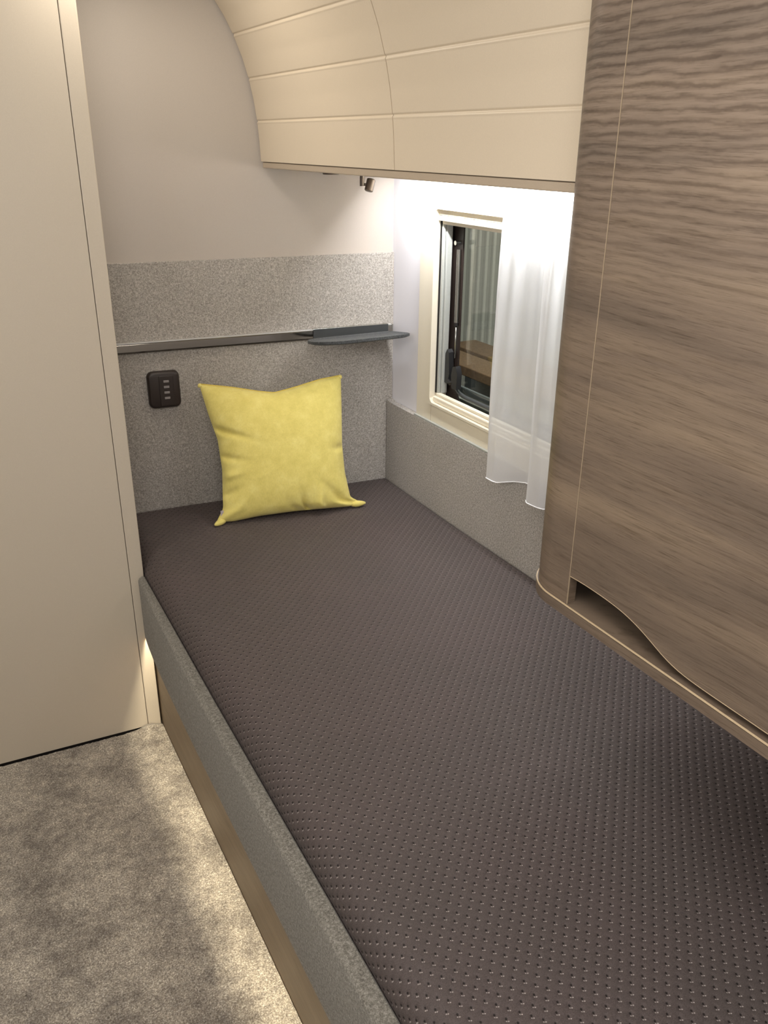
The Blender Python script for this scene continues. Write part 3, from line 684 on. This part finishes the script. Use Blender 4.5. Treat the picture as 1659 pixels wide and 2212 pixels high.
# ------------------------------------------------------------------ cushion
cu = thing('throw_cushion', 'square yellow velvet throw cushion leaning on the felt headboard', 'cushion', (-0.42, -0.15, 0.53))
left = [(-0.617, -0.0044, 0.9069), (-0.6058, -0.0335, 0.8264), (-0.5922, -0.059, 0.7572), (-0.5934, -0.0864, 0.6762), (-0.6038, -0.1079, 0.6083), (-0.6085, -0.119, 0.5735), (-0.6331, -0.128, 0.5400)]
right = [(-0.2115, -0.0676, 0.9006), (-0.223, -0.0958, 0.8126), (-0.2382, -0.1283, 0.7101), (-0.2424, -0.1543, 0.6321), (-0.2383, -0.1819, 0.5625), (-0.2062, -0.1917, 0.5420)]
bott = [(-0.6331, -0.128, 0.5400), (-0.5852, -0.1356, 0.5351), (-0.5114, -0.1442, 0.5400), (-0.4034, -0.1606, 0.5410), (-0.3212, -0.1746, 0.5380), (-0.2448, -0.1888, 0.5355), (-0.2062, -0.1917, 0.5420)]
top = [(-0.617, -0.0044, 0.9069), (-0.5304, -0.0226, 0.8917), (-0.455, -0.0398, 0.8747), (-0.4138, -0.0484, 0.8677), (-0.3474, -0.0545, 0.8789), (-0.2766, -0.0601, 0.8938), (-0.2115, -0.0676, 0.9006)]
n_ = 90
Lf, Rt, Bt, Tp = (lerp_pts(q, n_) for q in (left, right, bott, top))
u = np.linspace(0, 1, n_)[:, None, None]; w = np.linspace(0, 1, n_)[None, :, None]     # u across, w down
C = (1 - w) * Tp[:, None, :] + w * Bt[:, None, :] + (1 - u) * Lf[None, :, :] + u * Rt[None, :, :] \
    - ((1 - u) * (1 - w) * Tp[0] + u * (1 - w) * Tp[-1] + (1 - u) * w * Bt[0] + u * w * Bt[-1])
nn = np.array([-0.14122, -0.93731, 0.31860])
uu = (u[..., 0] * 2 - 1) * np.ones((n_, n_)); ww = (w[..., 0] * 2 - 1) * np.ones((n_, n_))
ed = (np.clip(1 - np.abs(uu) ** 2.6, 0, 1) ** 0.55) * (np.clip(1 - np.abs(ww) ** 2.6, 0, 1) ** 0.55)
rg = np.random.default_rng(2)
wr = np.zeros((n_, n_))
# folds running in from the lower right, left side and the middle of the bottom seam
def fold(u0, w0, ang, ln, wd_, amp):
    ca, sa = math.cos(ang), math.sin(ang); a = (uu - u0) * ca + (ww - w0) * sa; b_ = -(uu - u0) * sa + (ww - w0) * ca
    return amp * np.exp(-(b_ / wd_) ** 2) * 3.0 * np.exp(-np.clip(a, 0, None) ** 2 / ln ** 2) * (a > -0.15) 
for f in ((-1, -0.35, 0.25, .35, .05, -.006), (-1, 0.05, 0.1, .25, .045, -.005), (-1, .35, -.35, .25, .05, .004), (-1, .62, -.5, .22, .05, -.005), (0.25, 1, -1.75, .30, .045, -.008), (0.42, 1, -1.35, .28, .05, .006), (.12, 1, -2.1, .25, .06, -.004), (.95, .95, -2.3, .45, .07, -.006), (1, .05, 3.3, .2, .05, -.004), (-.95, .95, -.8, .3, .07, .004), (-.35, .3, -.5, .5, .02, .0004)):
    wr += fold(*f)
Ft = C + nn * (0.062 * ed + wr * np.clip(ed * 2.5, 0, 1))[..., None]
Bk = C - nn * (0.050 * ed)[..., None]
grid_mesh('cushion_front', Ft[..., 0], Ft[..., 1], Ft[..., 2], M['cushion'], cu)
grid_mesh('cushion_back', Bk[..., 0], Bk[..., 1], Bk[..., 2], M['cushion'], cu)
loop = list(Tp)
obj('piping', tube([tuple(p) for p in loop[::2]], 0.0024, 8), M['piping'], cu, smooth=True)
# turned-out corner ears
def ear(p, d, s):
    p = Vector(p); d = Vector(d).normalized(); return tube([p - d * .020, p - d * .008, p + d * .002, p + d * s * .6, p + d * s], [0.006, 0.0095, 0.0095, 0.007, 0.003], 14)
obj('corner_ear', ear((-0.2180, -0.190, 0.5400), (1, -0.15, -0.02), 0.024), M['cushion'], cu, smooth=True)
obj('corner_ear', ear((-0.6230, -0.134, 0.5400), (-1, -0.45, -0.10), 0.022), M['cushion'], cu, smooth=True)
obj('corner_ear', tube([(-0.6150, -0.0060, 0.8990), (-0.6160, -0.0050, 0.9045), (-0.6170, -0.0045, 0.9085)], [0.0062, 0.0058, 0.0025], 12), M['cushion'], cu, smooth=True)
obj('corner_ear', tube([(-0.2150, -0.0690, 0.8930), (-0.2135, -0.0680, 0.8985), (-0.2122, -0.0674, 0.9025)], [0.0062, 0.0058, 0.0025], 12), M['cushion'], cu, smooth=True)
obj('care_tag', bx((-0.620, -0.1310, 0.5500), (-0.6115, -0.1295, 0.5720)), M['tag'], cu)
